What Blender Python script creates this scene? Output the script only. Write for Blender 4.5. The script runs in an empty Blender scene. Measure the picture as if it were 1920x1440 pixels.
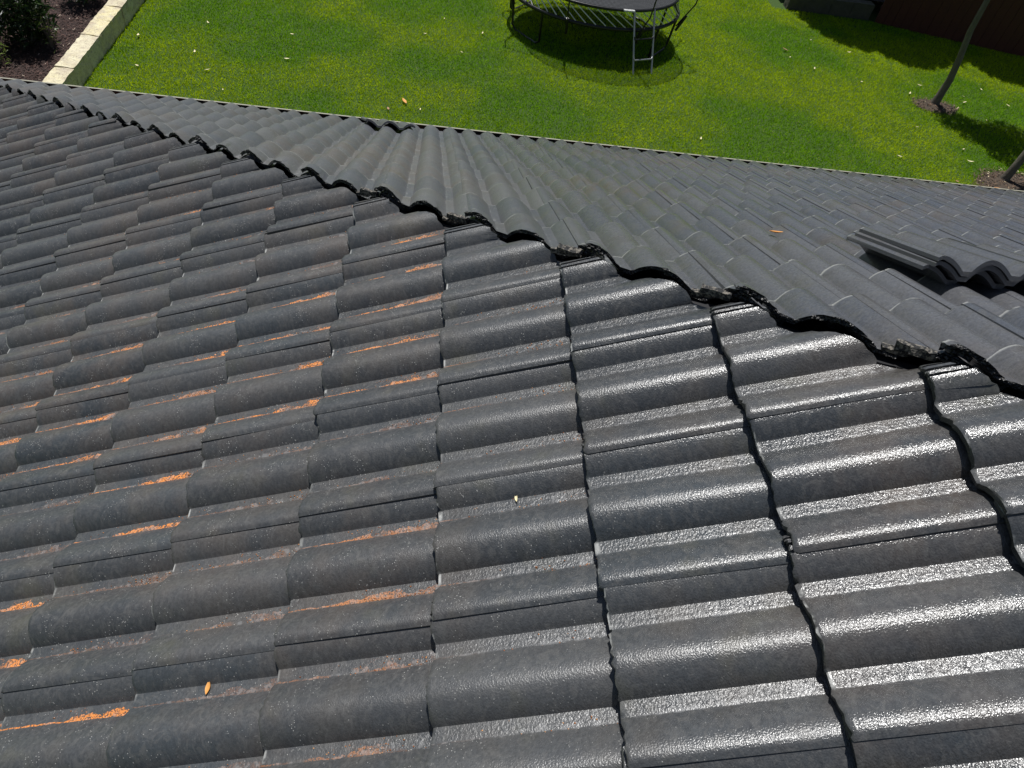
import bpy, bmesh, math, random
import numpy as np
from mathutils import Matrix, Vector, noise

# ------------------------------------------------------------------ camera, light, exposure
sc = bpy.context.scene
col = sc.collection
TH = 0.445997837                       # roof pitch
CT, ST, TT = math.cos(TH), math.sin(TH), math.tan(TH)
ZO = 4.2583                            # height of the hip point used as origin above the lawn
CAM = Vector((0.0, -1.99208, 1.40918 + ZO))
cam = bpy.data.objects.new('camera', bpy.data.cameras.new('camera')); col.objects.link(cam)
R = Matrix.Rotation(-0.20369992, 4, 'Z') @ Matrix.Rotation(0.73545847, 4, 'X') @ Matrix.Rotation(0.21503195, 4, 'Z')
cam.matrix_world = Matrix.Translation(CAM) @ R
cam.data.sensor_width = 36; cam.data.lens = 1341.55 / 1920 * 36
cam.data.clip_start = 0.05; cam.data.clip_end = 500
sc.camera = cam

SUN_AZ = math.radians(-13)             # from +Y towards +X
SUN_EL = math.radians(69)
sdir = Vector((math.sin(SUN_AZ) * math.cos(SUN_EL), math.cos(SUN_AZ) * math.cos(SUN_EL), math.sin(SUN_EL)))
w = bpy.data.worlds.new('World'); sc.world = w; w.use_nodes = True
nt = w.node_tree; bg = nt.nodes['Background']
sky = nt.nodes.new('ShaderNodeTexSky'); sky.sky_type = 'NISHITA'; sky.sun_disc = False
sky.sun_elevation = SUN_EL; sky.sun_rotation = SUN_AZ
nt.links.new(sky.outputs[0], bg.inputs[0]); bg.inputs[1].default_value = 0.05
sun = bpy.data.objects.new('sun', bpy.data.lights.new('sun', 'SUN')); col.objects.link(sun)
sun.data.energy = 5.0; sun.data.angle = math.radians(0.5); sun.data.color = (1.0, 0.985, 0.96)
sun.rotation_euler = sdir.to_track_quat('Z', 'Y').to_euler()
vs = sc.view_settings; vs.view_transform = 'Standard'; vs.look = 'None'; vs.exposure = 0.0; vs.gamma = 1
vs.use_curve_mapping = False

rng = random.Random(7)
nrng = np.random.default_rng(7)

# ------------------------------------------------------------------ helpers
def tag(o, label=None, cat=None, group=None, kind=None):
    if label: o['label'] = label
    if cat: o['category'] = cat
    if group: o['group'] = group
    if kind: o['kind'] = kind
    return o

def empty(name, loc=(0, 0, 0)):
    o = bpy.data.objects.new(name, None); col.objects.link(o); o.location = loc
    o.empty_display_size = 0.2
    return o

def link(name, me, parent=None, mats=()):
    for m in mats: me.materials.append(m)
    o = bpy.data.objects.new(name, me); col.objects.link(o)
    if parent is not None: o.parent = parent
    return o

def mesh_from(name, V, F, smooth=None):
    me = bpy.data.meshes.new(name); me.from_pydata([tuple(v) for v in V], [], F); me.update()
    if smooth is not None:
        me.shade_smooth(); me.set_sharp_from_angle(angle=math.radians(smooth))
    return me

def fast_tris(name, verts, tris, rnd=None):
    """numpy vertices (n,3) and faces (m,k) -> mesh, with a per-vertex float 'rnd'"""
    me = bpy.data.meshes.new(name)
    n, m, k = len(verts), len(tris), tris.shape[1]
    me.vertices.add(n); me.loops.add(m * k); me.polygons.add(m)
    me.vertices.foreach_set('co', verts.astype(np.float32).ravel())
    me.loops.foreach_set('vertex_index', tris.astype(np.int32).ravel())
    me.polygons.foreach_set('loop_start', (np.arange(m) * k).astype(np.int32))
    me.polygons.foreach_set('loop_total', np.full(m, k, np.int32))
    if rnd is not None:
        a = me.attributes.new('rnd', 'FLOAT', 'POINT'); a.data.foreach_set('value', rnd.astype(np.float32))
    me.update(); me.validate()
    return me

def box(V, F, lo, hi, M=None):
    b = len(V)
    for z in (lo[2], hi[2]):
        for x, y in ((lo[0], lo[1]), (hi[0], lo[1]), (hi[0], hi[1]), (lo[0], hi[1])):
            p = Vector((x, y, z)); V.append(tuple(M @ p) if M else tuple(p))
    F += [(b, b+3, b+2, b+1), (b+4, b+5, b+6, b+7), (b, b+1, b+5, b+4), (b+1, b+2, b+6, b+5), (b+2, b+3, b+7, b+6), (b+3, b, b+4, b+7)]

def tube(V, F, pts, r, n=8, closed=False):
    pts = [Vector(p) for p in pts]; b = len(V); m = len(pts)
    rr = r if isinstance(r, (list, tuple)) else [r] * m
    up = Vector((0.13, 0.21, 0.97))
    for i, p in enumerate(pts):
        if closed: t = pts[(i+1) % m] - pts[i-1]
        else: t = pts[min(i+1, m-1)] - pts[max(i-1, 0)]
        t.normalize()
        a = t.cross(up)
        if a.length < 0.1: a = t.cross(Vector((1, 0, 0)))
        a.normalize(); c = t.cross(a)
        for k in range(n):
            an = 2 * math.pi * k / n
            V.append(tuple(p + (a * math.cos(an) + c * math.sin(an)) * rr[i]))
    for i in range(m if closed else m - 1):
        for k in range(n):
            i2 = (i + 1) % m; k2 = (k + 1) % n
            F.append((b+i*n+k, b+i*n+k2, b+i2*n+k2, b+i2*n+k))
    if not closed:
        F.append(tuple(b + k for k in range(n))[::-1]); F.append(tuple(b+(m-1)*n+k for k in range(n)))

# ------------------------------------------------------------------ materials
def mat(name, base=(0.5, 0.5, 0.5), rough=0.6, spec=0.5, metal=0.0):
    m = bpy.data.materials.new(name); m.use_nodes = True
    b = m.node_tree.nodes['Principled BSDF']
    b.inputs['Base Color'].default_value = (*base, 1); b.inputs['Roughness'].default_value = rough
    b.inputs['Specular IOR Level'].default_value = spec; b.inputs['Metallic'].default_value = metal
    return m

class N:
    """tiny node-graph writer"""
    def __init__(s, m): s.t = m.node_tree; s.b = s.t.nodes['Principled BSDF']
    def new(s, typ, **kw):
        n = s.t.nodes.new(typ)
        for k, v in kw.items(): setattr(n, k, v)
        return n
    def put(s, n, i, v):
        if v is None: return
        if hasattr(v, 'links') or isinstance(v, bpy.types.NodeSocket): s.t.links.new(v, n.inputs[i])
        else:
            n.inputs[i].default_value = v
    def math(s, op, a, b=None, c=None, clamp=False):
        n = s.new('ShaderNodeMath', operation=op, use_clamp=clamp)
        s.put(n, 0, a); s.put(n, 1, b); s.put(n, 2, c); return n.outputs[0]
    def vmath(s, op, a, b=None):
        n = s.new('ShaderNodeVectorMath', operation=op); s.put(n, 0, a); s.put(n, 1, b); return n.outputs[0]
    def noise(s, vec, scale, detail=3, rough=0.55, out=0, dist=0.0):
        n = s.new('ShaderNodeTexNoise'); s.put(n, 'Vector', vec)
        n.inputs['Scale'].default_value = scale; n.inputs['Detail'].default_value = detail
        n.inputs['Roughness'].default_value = rough; n.inputs['Distortion'].default_value = dist
        return n.outputs[out]
    def voro(s, vec, scale, feature='F1', out=0):
        n = s.new('ShaderNodeTexVoronoi', feature=feature); s.put(n, 'Vector', vec); n.inputs['Scale'].default_value = scale
        return n.outputs[out]
    def ramp(s, v, lo, hi, a=0.0, b=1.0):
        n = s.new('ShaderNodeMapRange'); n.interpolation_type = 'SMOOTHSTEP'
        s.put(n, 0, v)
        for i, x in enumerate((lo, hi, a, b)): n.inputs[i+1].default_value = x
        return n.outputs[0]
    def mix(s, f, a, b, blend='MIX'):
        n = s.new('ShaderNodeMix', data_type='RGBA', blend_type=blend)
        s.put(n, 0, f)
        s.put(n, 6, (*a, 1) if isinstance(a, tuple) else a); s.put(n, 7, (*b, 1) if isinstance(b, tuple) else b)
        return n.outputs[2]
    def bump(s, h, strength, dist, prev=None):
        n = s.new('ShaderNodeBump'); n.inputs['Strength'].default_value = strength; n.inputs['Distance'].default_value = dist
        s.put(n, 'Height', h)
        if prev is not None: s.put(n, 'Normal', prev)
        return n.outputs[0]
    def pos(s): return s.new('ShaderNodeNewGeometry').outputs['Position']
    def base(s, v): s.put(s.b, 'Base Color', v)

def tile_material(cut=False):
    m = mat('cut_tile_concrete' if cut else 'painted_tile'); g = N(m)
    uv = g.new('ShaderNodeUVMap').outputs[0]
    rnd = g.math('FRACT', g.math('ADD', g.new('ShaderNodeObjectInfo').outputs['Random'], g.new('ShaderNodeAttribute', attribute_name='rnd').outputs['Fac']))
    off = g.new('ShaderNodeCombineXYZ'); g.put(off, 0, g.math('MULTIPLY', rnd, 37.0)); g.put(off, 1, g.math('MULTIPLY', rnd, 91.0)); g.put(off, 2, g.math('MULTIPLY', rnd, 13.0))
    vec = g.vmath('ADD', uv, off.outputs[0])
    P = g.pos()
    sep = g.new('ShaderNodeSeparateXYZ'); g.put(sep, 0, uv); U, V = sep.outputs[0], sep.outputs[1]
    sp = g.new('ShaderNodeSeparateXYZ'); g.put(sp, 0, P); PX, PY = sp.outputs[0], sp.outputs[1]
    if cut:
        c = g.mix(g.ramp(g.noise(P, 160, 3), .5, .68), (.012, .012, .013), (.13, .125, .115))
        g.base(c); g.b.inputs['Roughness'].default_value = .38
        h = g.voro(P, 170, out=0)
        g.put(g.b, 'Normal', g.bump(g.noise(P, 60, 3), .9, .008, g.bump(h, 1.0, .006)))
        return m
    # charcoal paint, a little bluer or browner from tile to tile
    r2 = g.math('FRACT', g.math('MULTIPLY', rnd, 7.31))
    c = g.mix(rnd, (.044, .048, .052), (.069, .071, .073))
    c = g.mix(g.math('MULTIPLY', g.ramp(r2, .62, 1.0), .5), c, (.036, .046, .054))
    # bluer freshly sprayed paint towards the right of the garden-side slope
    c = g.mix(g.ramp(g.math('ADD', PX, g.math('MULTIPLY', PY, .5)), .5, 1.6, 0, .75), c, (.048, .058, .080))
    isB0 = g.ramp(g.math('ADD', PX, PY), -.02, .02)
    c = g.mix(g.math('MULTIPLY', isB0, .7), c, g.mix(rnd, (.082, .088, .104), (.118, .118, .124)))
    # brownish and olive weathering in soft patches
    big = g.noise(vec, 7, 4, .6)
    c = g.mix(g.ramp(big, .5, .70, 0, .5), c, (.070, .065, .058))
    c = g.mix(g.ramp(g.noise(g.vmath('ADD', vec, (5.0, 3.0, 0.0)), 5, 4, .65), .56, .72, 0, .45), c, (.088, .086, .062))
    old = g.ramp(PX, .9, -.3)              # older film of dust and lichen on the left
    fan = g.noise(P, .9, 2)
    c = g.mix(g.math('MULTIPLY', g.math('MULTIPLY', g.ramp(fan, .45, .65), g.ramp(big, .35, .6)), .40), c, (.115, .088, .070))
    # fine mottling
    fine = g.noise(vec, 150, 4, .7)
    c = g.mix(1.0, c, g.mix(fine, (.35, .35, .35), (1.65, 1.65, 1.65)), 'MULTIPLY')
    c = g.mix(g.ramp(g.noise(vec, 38, 5, .75, dist=1.6), .45, .66, 0, .5), c, (.115, .113, .108))
    # pale specks and scuffs
    spk = g.math('MULTIPLY', g.ramp(g.voro(vec, 170), .24, .14), g.ramp(g.noise(vec, 21, 4, .65), .50, .62))
    spk = g.math('MULTIPLY', spk, g.ramp(PX, .7, .1, .12, 1.0))
    c = g.mix(g.math('MULTIPLY', spk, .75), c, (.40, .40, .38))
    scr = g.new('ShaderNodeMapping'); g.put(scr, 0, vec); scr.inputs['Scale'].default_value = (1, .12, 1); scr.inputs['Rotation'].default_value = (0, 0, .5)
    c = g.mix(g.math('MULTIPLY', g.ramp(g.noise(scr.outputs[0], 300, 2), .73, .80), .5), c, (.25, .25, .24))
    # terracotta showing where the pan meets the roll
    def line(at, wd): return g.ramp(g.math('ABSOLUTE', g.math('SUBTRACT', U, at)), wd, wd * .35)
    wob = g.math('MULTIPLY', g.math('SUBTRACT', g.noise(vec, 45, 3), .5), .008)
    Uw = g.math('ADD', U, wob)
    def linew(at, wd): return g.ramp(g.math('ABSOLUTE', g.math('SUBTRACT', Uw, at)), wd, wd * .3)
    wid = g.math('ADD', .0016, g.math('MULTIPLY', g.math('MULTIPLY', g.ramp(V, .03, .34), g.ramp(g.noise(vec, 15, 4, .65), .36, .62)), .022))
    def clump(at): return g.math('MULTIPLY', g.math('LESS_THAN', Uw, at + .0022), g.math('GREATER_THAN', Uw, g.math('SUBTRACT', at + .0005, wid)))
    ln = g.math('MAXIMUM', clump(.0825), clump(.2325))
    ormask = g.math('MULTIPLY', g.ramp(g.noise(vec, 9, 3), .36, .50), g.ramp(g.noise(P, 2.1, 2), .32, .48))
    ormask = g.math('MULTIPLY', ormask, g.ramp(PX, .22, -.12))
    ormask = g.math('MULTIPLY', ormask, g.ramp(PX, -1.9, -1.1))
    ormask = g.math('MULTIPLY', ormask, g.ramp(g.math('ADD', PX, PY), .0, -.02))
    ormask = g.math('MULTIPLY', ormask, g.ramp(g.math('FRACT', g.math('MULTIPLY', rnd, 5.77)), .12, .55, .12, 1.0))
    pan = g.math('MAXIMUM', line(.070, .015), line(.220, .015))
    grains = g.ramp(g.noise(vec, 260, 2), .55, .62)
    panm = g.math('MULTIPLY', g.math('MULTIPLY', pan, g.ramp(V, .10, .34)), g.math('MULTIPLY', grains, g.ramp(g.noise(vec, 16, 2), .50, .62)))
    om = g.math('MULTIPLY', g.math('MAXIMUM', g.math('MULTIPLY', ln, g.ramp(g.noise(vec, 240, 3), .40, .50)), panm), ormask)
    c = g.mix(om, c, g.mix(g.noise(vec, 320, 2), (.40, .10, .02), (.86, .34, .07)))
    pale = g.math('MULTIPLY', g.math('MULTIPLY', ln, g.ramp(g.noise(vec, 60, 3), .5, .62)), .35)
    c = g.mix(pale, c, (.26, .26, .26))
    # chipped, chalky front edge
    edge = g.math('MULTIPLY', g.ramp(V, .0045, .001), g.ramp(g.noise(vec, 22, 3), .55, .62))
    anypan = g.math('MAXIMUM', line(.068, .018), line(.218, .018))
    edge2 = g.math('MULTIPLY', g.math('MULTIPLY', g.ramp(V, .010, .004), anypan), g.ramp(g.noise(vec, 35, 3), .40, .52))
    isB = g.ramp(g.math('ADD', PX, PY), -.02, .02)
    edgeB = g.math('MULTIPLY', g.math('MULTIPLY', g.ramp(V, .012, .004), isB), g.ramp(g.noise(vec, 18, 3), .44, .54))
    ed = g.math('MULTIPLY', g.math('MAXIMUM', edge, edge2), g.ramp(g.noise(vec, 6, 2), .40, .60, .15, .8))
    c = g.mix(g.math('MAXIMUM', ed, g.math('MULTIPLY', edgeB, .55)), c, (.50, .50, .48))
    g.base(c)
    # satin paint; orange peel texture, coarser in the pans
    ro = g.ramp(g.noise(vec, 14, 4), .3, .7, .17, .24)
    ro = g.math('ADD', ro, g.math('MULTIPLY', g.ramp(PX, 1.0, -.2), .24), clamp=True)
    ro = g.math('ADD', ro, g.math('MULTIPLY', om, .3), clamp=True)
    g.put(g.b, 'Roughness', ro); g.b.inputs['Specular IOR Level'].default_value = .66
    inpan = g.math('MAXIMUM', line(.069, .0155), line(.219, .0155))
    wet = g.ramp(PX, -.5, .5, .30, 1.0)
    peel = g.noise(vec, 330, 2, .5)
    peel2 = g.noise(vec, 175, 2, .5)
    n1 = g.bump(g.math('MULTIPLY', peel, wet), .62, .0018)
    n2 = g.bump(g.math('MULTIPLY', peel2, g.math('MULTIPLY', inpan, wet)), .62, .0032, n1)
    n3 = g.bump(g.math('ADD', g.math('MULTIPLY', om, 1.0), g.math('MULTIPLY', spk, .6)), .8, .0015, n2)
    g.put(g.b, 'Normal', n3)
    return m

M = {}
M['tile'] = tile_material(); M['cut'] = tile_material(True)
M['deck'] = mat('dark_sarking', (.012, .012, .014), .8)
M['fascia'] = mat('fascia_paint', (.10, .085, .07), .6)
M['steel'] = mat('gutter_paint', (.045, .042, .04), .5)
M['gutter_lip'] = mat('gutter_lip_paint', (.27, .26, .20), .55)
m = mat('render_wall', (.42, .41, .39), .85); g = N(m); P = g.pos()
g.base(g.mix(g.noise(P, 3, 5), (.36, .35, .33), (.46, .45, .43))); g.put(g.b, 'Normal', g.bump(g.noise(P, 120, 3), .5, .003)); M['render'] = m

m = mat('gutter_inside', (.03, .03, .03), .7); g = N(m); P = g.pos()
g.base(g.mix(g.ramp(g.noise(P, 3.5, 4), .48, .6), (.018, .018, .018), (.11, .045, .028))); M['gutter_in'] = m

m = mat('lawn_soil', (.03, .05, .01), .9); g = N(m); P = g.pos()
g.base(g.mix(g.noise(P, 60, 4), (.020, .050, .003), (.055, .115, .006))); g.put(g.b, 'Normal', g.bump(g.noise(P, 90, 3), 1, .02)); M['soil_green'] = m

m = mat('grass_blades', (.06, .13, .01), .5); g = N(m); P = g.pos()
ra = g.new('ShaderNodeAttribute', attribute_name='rnd').outputs['Fac']
c = g.mix(ra, (.20, .350, .003), (.46, .66, .010))
bigp = g.noise(P, .42, 3, .5); mid = g.noise(P, 2.2, 3)
c = g.mix(g.ramp(bigp, .40, .60), g.mix(1.0, c, (.58, .76, .85), 'MULTIPLY'), g.mix(1.0, c, (1.22, 1.05, .8), 'MULTIPLY'))
c = g.mix(g.ramp(mid, .35, .7, 0, .55), c, g.mix(1.0, c, (.62, .72, .7), 'MULTIPLY'))
c = g.mix(g.ramp(ra, .988, .992), c, (.50, .50, .16))
g.base(c); g.b.inputs['Roughness'].default_value = .5; g.b.inputs['Specular IOR Level'].default_value = .18
tr = g.new('ShaderNodeBsdfTranslucent'); g.put(tr, 0, g.mix(1.0, c, (1.3, 1.25, .5), 'MULTIPLY'))
mx = g.new('ShaderNodeMixShader'); mx.inputs[0].default_value = .38
g.t.links.new(g.b.outputs[0], mx.inputs[1]); g.t.links.new(tr.outputs[0], mx.inputs[2])
g.t.links.new(mx.outputs[0], g.t.nodes['Material Output'].inputs[0]); M['grass'] = m

m = mat('limestone', (.6, .55, .33), .85); g = N(m); P = g.pos()
oi = g.new('ShaderNodeObjectInfo').outputs['Random']
c = g.mix(oi, (.68, .57, .24), (.66, .60, .42))
c = g.mix(g.ramp(g.noise(P, 5, 5, .65), .42, .66, 0, .9), c, (.44, .36, .26))
c = g.mix(g.ramp(g.noise(P, 38, 4, .7), .52, .66, 0, .8), c, (.14, .11, .085))
c = g.mix(g.ramp(g.noise(P, 14, 4), .3, .7, 0, .3), c, (.80, .76, .60))
g.base(c); g.put(g.b, 'Normal', g.bump(g.noise(P, 45, 5, .7), 1, .012, g.bump(g.noise(P, 9, 3), .6, .02))); M['limestone'] = m

m = mat('shade_toned_limestone', (.1, .1, .07), .9); g = N(m); P = g.pos()  # far wall's limestone, its shade painted in as a much darker stone colour
c = g.mix(g.noise(P, 6, 5, .65), (.035, .034, .022), (.13, .12, .075)); g.base(c); g.put(g.b, 'Normal', g.bump(g.noise(P, 30, 5, .7), 1, .015)); M['limestone_shade'] = m
m = mat('mulch_chips', (.05, .03, .02), .85); g = N(m)
ra = g.new('ShaderNodeAttribute', attribute_name='rnd').outputs['Fac']
c = g.mix(ra, (.022, .012, .010), (.11, .055, .042)); c = g.mix(g.ramp(ra, .965, .975), c, (.42, .33, .26)); g.base(c); M['mulch'] = m
m = mat('litter', (.1, .06, .04), .8); g = N(m)
ra = g.new('ShaderNodeAttribute', attribute_name='rnd').outputs['Fac']
c = g.mix(ra, (.02, .012, .008), (.15, .09, .05)); c = g.mix(g.ramp(ra, .94, .96), c, (.60, .50, .32)); g.base(c); M['litter'] = m
m = mat('bed_soil', (.02, .012, .01), .95); g = N(m); P = g.pos()
g.base(g.mix(g.noise(P, 40, 4), (.012, .007, .006), (.05, .026, .02))); g.put(g.b, 'Normal', g.bump(g.noise(P, 60, 4), 1, .02)); M['bed'] = m
m = mat('tree_ring_soil', (.12, .09, .06), .95); g = N(m); P = g.pos()
g.base(g.mix(g.noise(P, 22, 4), (.02, .014, .010), (.11, .08, .055))); g.put(g.b, 'Normal', g.bump(g.noise(P, 60, 4), 1, .015)); M['ringsoil'] = m
m = mat('tree_bark', (.2, .17, .13), .85); g = N(m); P = g.pos()
sc_ = g.new('ShaderNodeMapping'); g.put(sc_, 0, P); sc_.inputs['Scale'].default_value = (1, 1, .35)
g.base(g.mix(g.noise(sc_.outputs[0], 26, 5, .65), (.05, .043, .035), (.20, .175, .14))); g.put(g.b, 'Normal', g.bump(g.noise(sc_.outputs[0], 45, 4), .8, .01)); M['bark'] = m

def leafmat(name, a, b, rough=.4):
    m = mat(name, a, rough); g = N(m)
    ra = g.new('ShaderNodeAttribute', attribute_name='rnd').outputs['Fac']
    c = g.mix(ra, a, b); g.base(c)
    tr = g.new('ShaderNodeBsdfTranslucent'); g.put(tr, 0, c)
    mx = g.new('ShaderNodeMixShader'); mx.inputs[0].default_value = .25
    g.t.links.new(g.b.outputs[0], mx.inputs[1]); g.t.links.new(tr.outputs[0], mx.inputs[2])
    g.t.links.new(mx.outputs[0], g.t.nodes['Material Output'].inputs[0]); return m
M['leaf_dark'] = leafmat('dark_leaf', (.010, .024, .006), (.035, .075, .014))
M['leaf_lime'] = leafmat('lime_leaf', (.10, .16, .02), (.20, .26, .05))
M['leaf_tree'] = leafmat('tree_leaf', (.02, .05, .01), (.06, .11, .02))
M['black_metal'] = mat('black_powder_coat', (.012, .012, .013), .4)
M['rod'] = mat('grey_fibreglass_rod', (.75, .73, .70), .3)
M["galv"] = mat("galvanised_tube", (.38, .385, .39), .4, .5, .6)
M['mat_cloth'] = mat('trampoline_mat', (.045, .048, .055), .8)
M['plate'] = mat('white_label_plate', (.75, .75, .72), .5)
m = mat('maroon_boards', (.02, .006, .004), .7); g = N(m); P = g.pos()
g.base(g.mix(g.noise(P, 4, 4), (.050, .010, .004), (.085, .018, .006))); M['maroon'] = m
m = mat('net_mesh', (.01, .01, .01), .8); g = N(m)
tb = g.new('ShaderNodeBsdfTransparent'); mx = g.new('ShaderNodeMixShader')
P = g.new('ShaderNodeUVMap').outputs[0]
sx = g.new('ShaderNodeSeparateXYZ'); g.put(sx, 0, P)
lx = g.math('LESS_THAN', g.math('FRACT', g.math('MULTIPLY', sx.outputs[0], 50.0)), .24)
ly = g.math('LESS_THAN', g.math('FRACT', g.math('MULTIPLY', sx.outputs[1], 50.0)), .24)
g.put(mx, 0, g.math('MAXIMUM', lx, ly))
g.t.links.new(tb.outputs[0], mx.inputs[1]); g.t.links.new(g.b.outputs[0], mx.inputs[2])
g.t.links.new(mx.outputs[0], g.t.nodes['Material Output'].inputs[0]); M['net'] = m
def flat_leaf(name, a, b):
    m = mat(name, a, .6); g = N(m); P = g.pos()
    g.base(g.mix(g.noise(P, 90, 3), a, b)); return m
M['leaf_cream'] = flat_leaf('dry_cream_leaf', (.62, .52, .26), (.80, .72, .48))
M['leaf_orange'] = flat_leaf('dry_orange_leaf', (.55, .20, .04), (.72, .38, .10))
M['leaf_brown'] = flat_leaf('dry_brown_leaf', (.22, .10, .05), (.45, .26, .14))
M['leaf_red'] = flat_leaf('red_clay_chip', (.35, .06, .03), (.50, .12, .06))
M['grit_o'] = leafmat('orange_grit', (.42, .13, .035), (.80, .42, .17), .8)
M['grit_w'] = leafmat('pale_grit', (.35, .35, .34), (.85, .83, .78), .6)
M['mortar'] = M['cut']

# ------------------------------------------------------------------ the ground
V, F = [], []
n = 2
S = 150
me = mesh_from('ground', [(-S, -S, 0), (S, -S, 0), (S, S, 0), (-S, S, 0)], [(0, 1, 2, 3)])
o = link('ground', me, mats=[M['soil_green']]); tag(o, kind='structure')

# mulch bed left of the limestone wall: sheet a step higher than the lawn
me = mesh_from('garden_bed', [(-9, 3, .06), (-5.17, 3, .06), (-5.17, 16, .06), (-9, 16, .06)], [(0, 1, 2, 3)])
o = link('garden_bed', me, mats=[M['bed']]); tag(o, kind='structure')
me = mesh_from('raised_bed', [(7.9, 15.55, .30), (24, 15.55, .30), (24, 22, .30), (7.9, 22, .30)], [(0, 1, 2, 3)])
o = link('raised_bed', me, mats=[M['bed']]); tag(o, kind='structure')

# grass blades
def grass(nb, x0, x1, y0, y1):
    p = np.stack([nrng.uniform(x0, x1, nb), nrng.uniform(y0, y1, nb)], 1)
    keep = ~((p[:, 0] > 7.6) & (p[:, 1] > 15.05 - .0))
    for cx, cy, rx, ry in ((9.78, 11.0, .46, .28), (10.05, 8.2, .75, .55)):
        keep &= (((p[:, 0]-cx)/rx)**2 + ((p[:, 1]-cy)/ry)**2) > 1 + nrng.uniform(-.35, .25, nb)
    p = p[keep]; nb = len(p)
    h = nrng.uniform(.022, .048, nb); wd = nrng.uniform(.0040, .0085, nb)
    a = nrng.uniform(0, 2*np.pi, nb); lean = nrng.uniform(.15, .95, nb) * h; la = nrng.uniform(0, 2*np.pi, nb)
    dx, dy = np.cos(a)*wd, np.sin(a)*wd
    v = np.zeros((nb, 3, 3))
    v[:, 0, 0] = p[:, 0]-dx; v[:, 0, 1] = p[:, 1]-dy; v[:, 0, 2] = 0.001
    v[:, 1, 0] = p[:, 0]+dx; v[:, 1, 1] = p[:, 1]+dy; v[:, 1, 2] = 0.001
    v[:, 2, 0] = p[:, 0]+np.cos(la)*lean; v[:, 2, 1] = p[:, 1]+np.sin(la)*lean; v[:, 2, 2] = h
    r = np.repeat(nrng.uniform(0, 1, nb), 3)
    return fast_tris('lawn', v.reshape(-1, 3), np.arange(nb*3).reshape(-1, 3), r)
o = link('lawn', grass(640000, -4.95, 14.5, 6.3, 17.5), mats=[M['grass']])
tag(o, 'bright green mown lawn below the roof, with darker mottled patches', 'lawn', kind='stuff')

# mulch chips
nb = 16000
p = np.stack([nrng.uniform(-7.6, -5.2, nb), nrng.uniform(6.8, 12.5, nb), nrng.uniform(.062, .085, nb)], 1)
def slivers(p, lmin, lmax, wmin, wmax, tilt=.5):
    nb = len(p); a = nrng.uniform(0, 2*np.pi, nb); l = nrng.uniform(lmin, lmax, nb); wd = nrng.uniform(wmin, wmax, nb); t = nrng.uniform(-tilt, tilt, nb)
    d = np.stack([np.cos(a)*np.cos(t), np.sin(a)*np.cos(t), np.sin(t)], 1)*l[:, None]; s = np.stack([-np.sin(a), np.cos(a), nrng.uniform(-.4, .4, nb)], 1)*wd[:, None]
    v = np.stack([p-d-s, p+d-s*.6, p+d*.8+s, p-d*.9+s*.8], 1).reshape(-1, 3)
    return v, np.arange(nb*4).reshape(-1, 4), np.repeat(nrng.uniform(0, 1, nb), 4)
o = link('mulch', fast_tris('mulch', *slivers(p, .006, .028, .003, .009)), mats=[M['mulch']])
tag(o, 'dark reddish brown bark mulch beside the limestone wall', 'mulch', kind='stuff')

# ------------------------------------------------------------------ the house: roof slopes and tiles
house = empty('house', (0, 0, 0))
tag(house, 'house seen from its hip roof of charcoal painted double-roll tiles, ridge caps removed', 'house')
GA = 0.339967
A0, B0 = -0.260698, -0.406315
YE, X0 = 3.259237, -2.018335
T = 0.025                                # how far one course steps above the next
W = 0.30
Hr = 0.038
tilt = -math.atan(T / GA)

def prof(u):
    """height of the upper face across the tile: pan starts at .055 and .205, rolls are 122 mm wide"""
    def arc(u, c):
        t = min(max((u - c)/.122 + .5, 0), 1)
        if t < .57: return Hr * math.sin(math.pi/2 * t/.57) ** .95
        return Hr * max(math.cos(math.pi/2 * (t - .57)/.43), 0) ** .72
    if u < .012: return arc(u, -.006) - .0125
    if u <= .055: return arc(u, -.006) - .0065 * (1 - (u-.012)/.043) ** .5
    if u < .083: return 0.0
    if u <= .205: return arc(u, .144)
    if u < .233: return 0.0
    return arc(u, .294)

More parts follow.
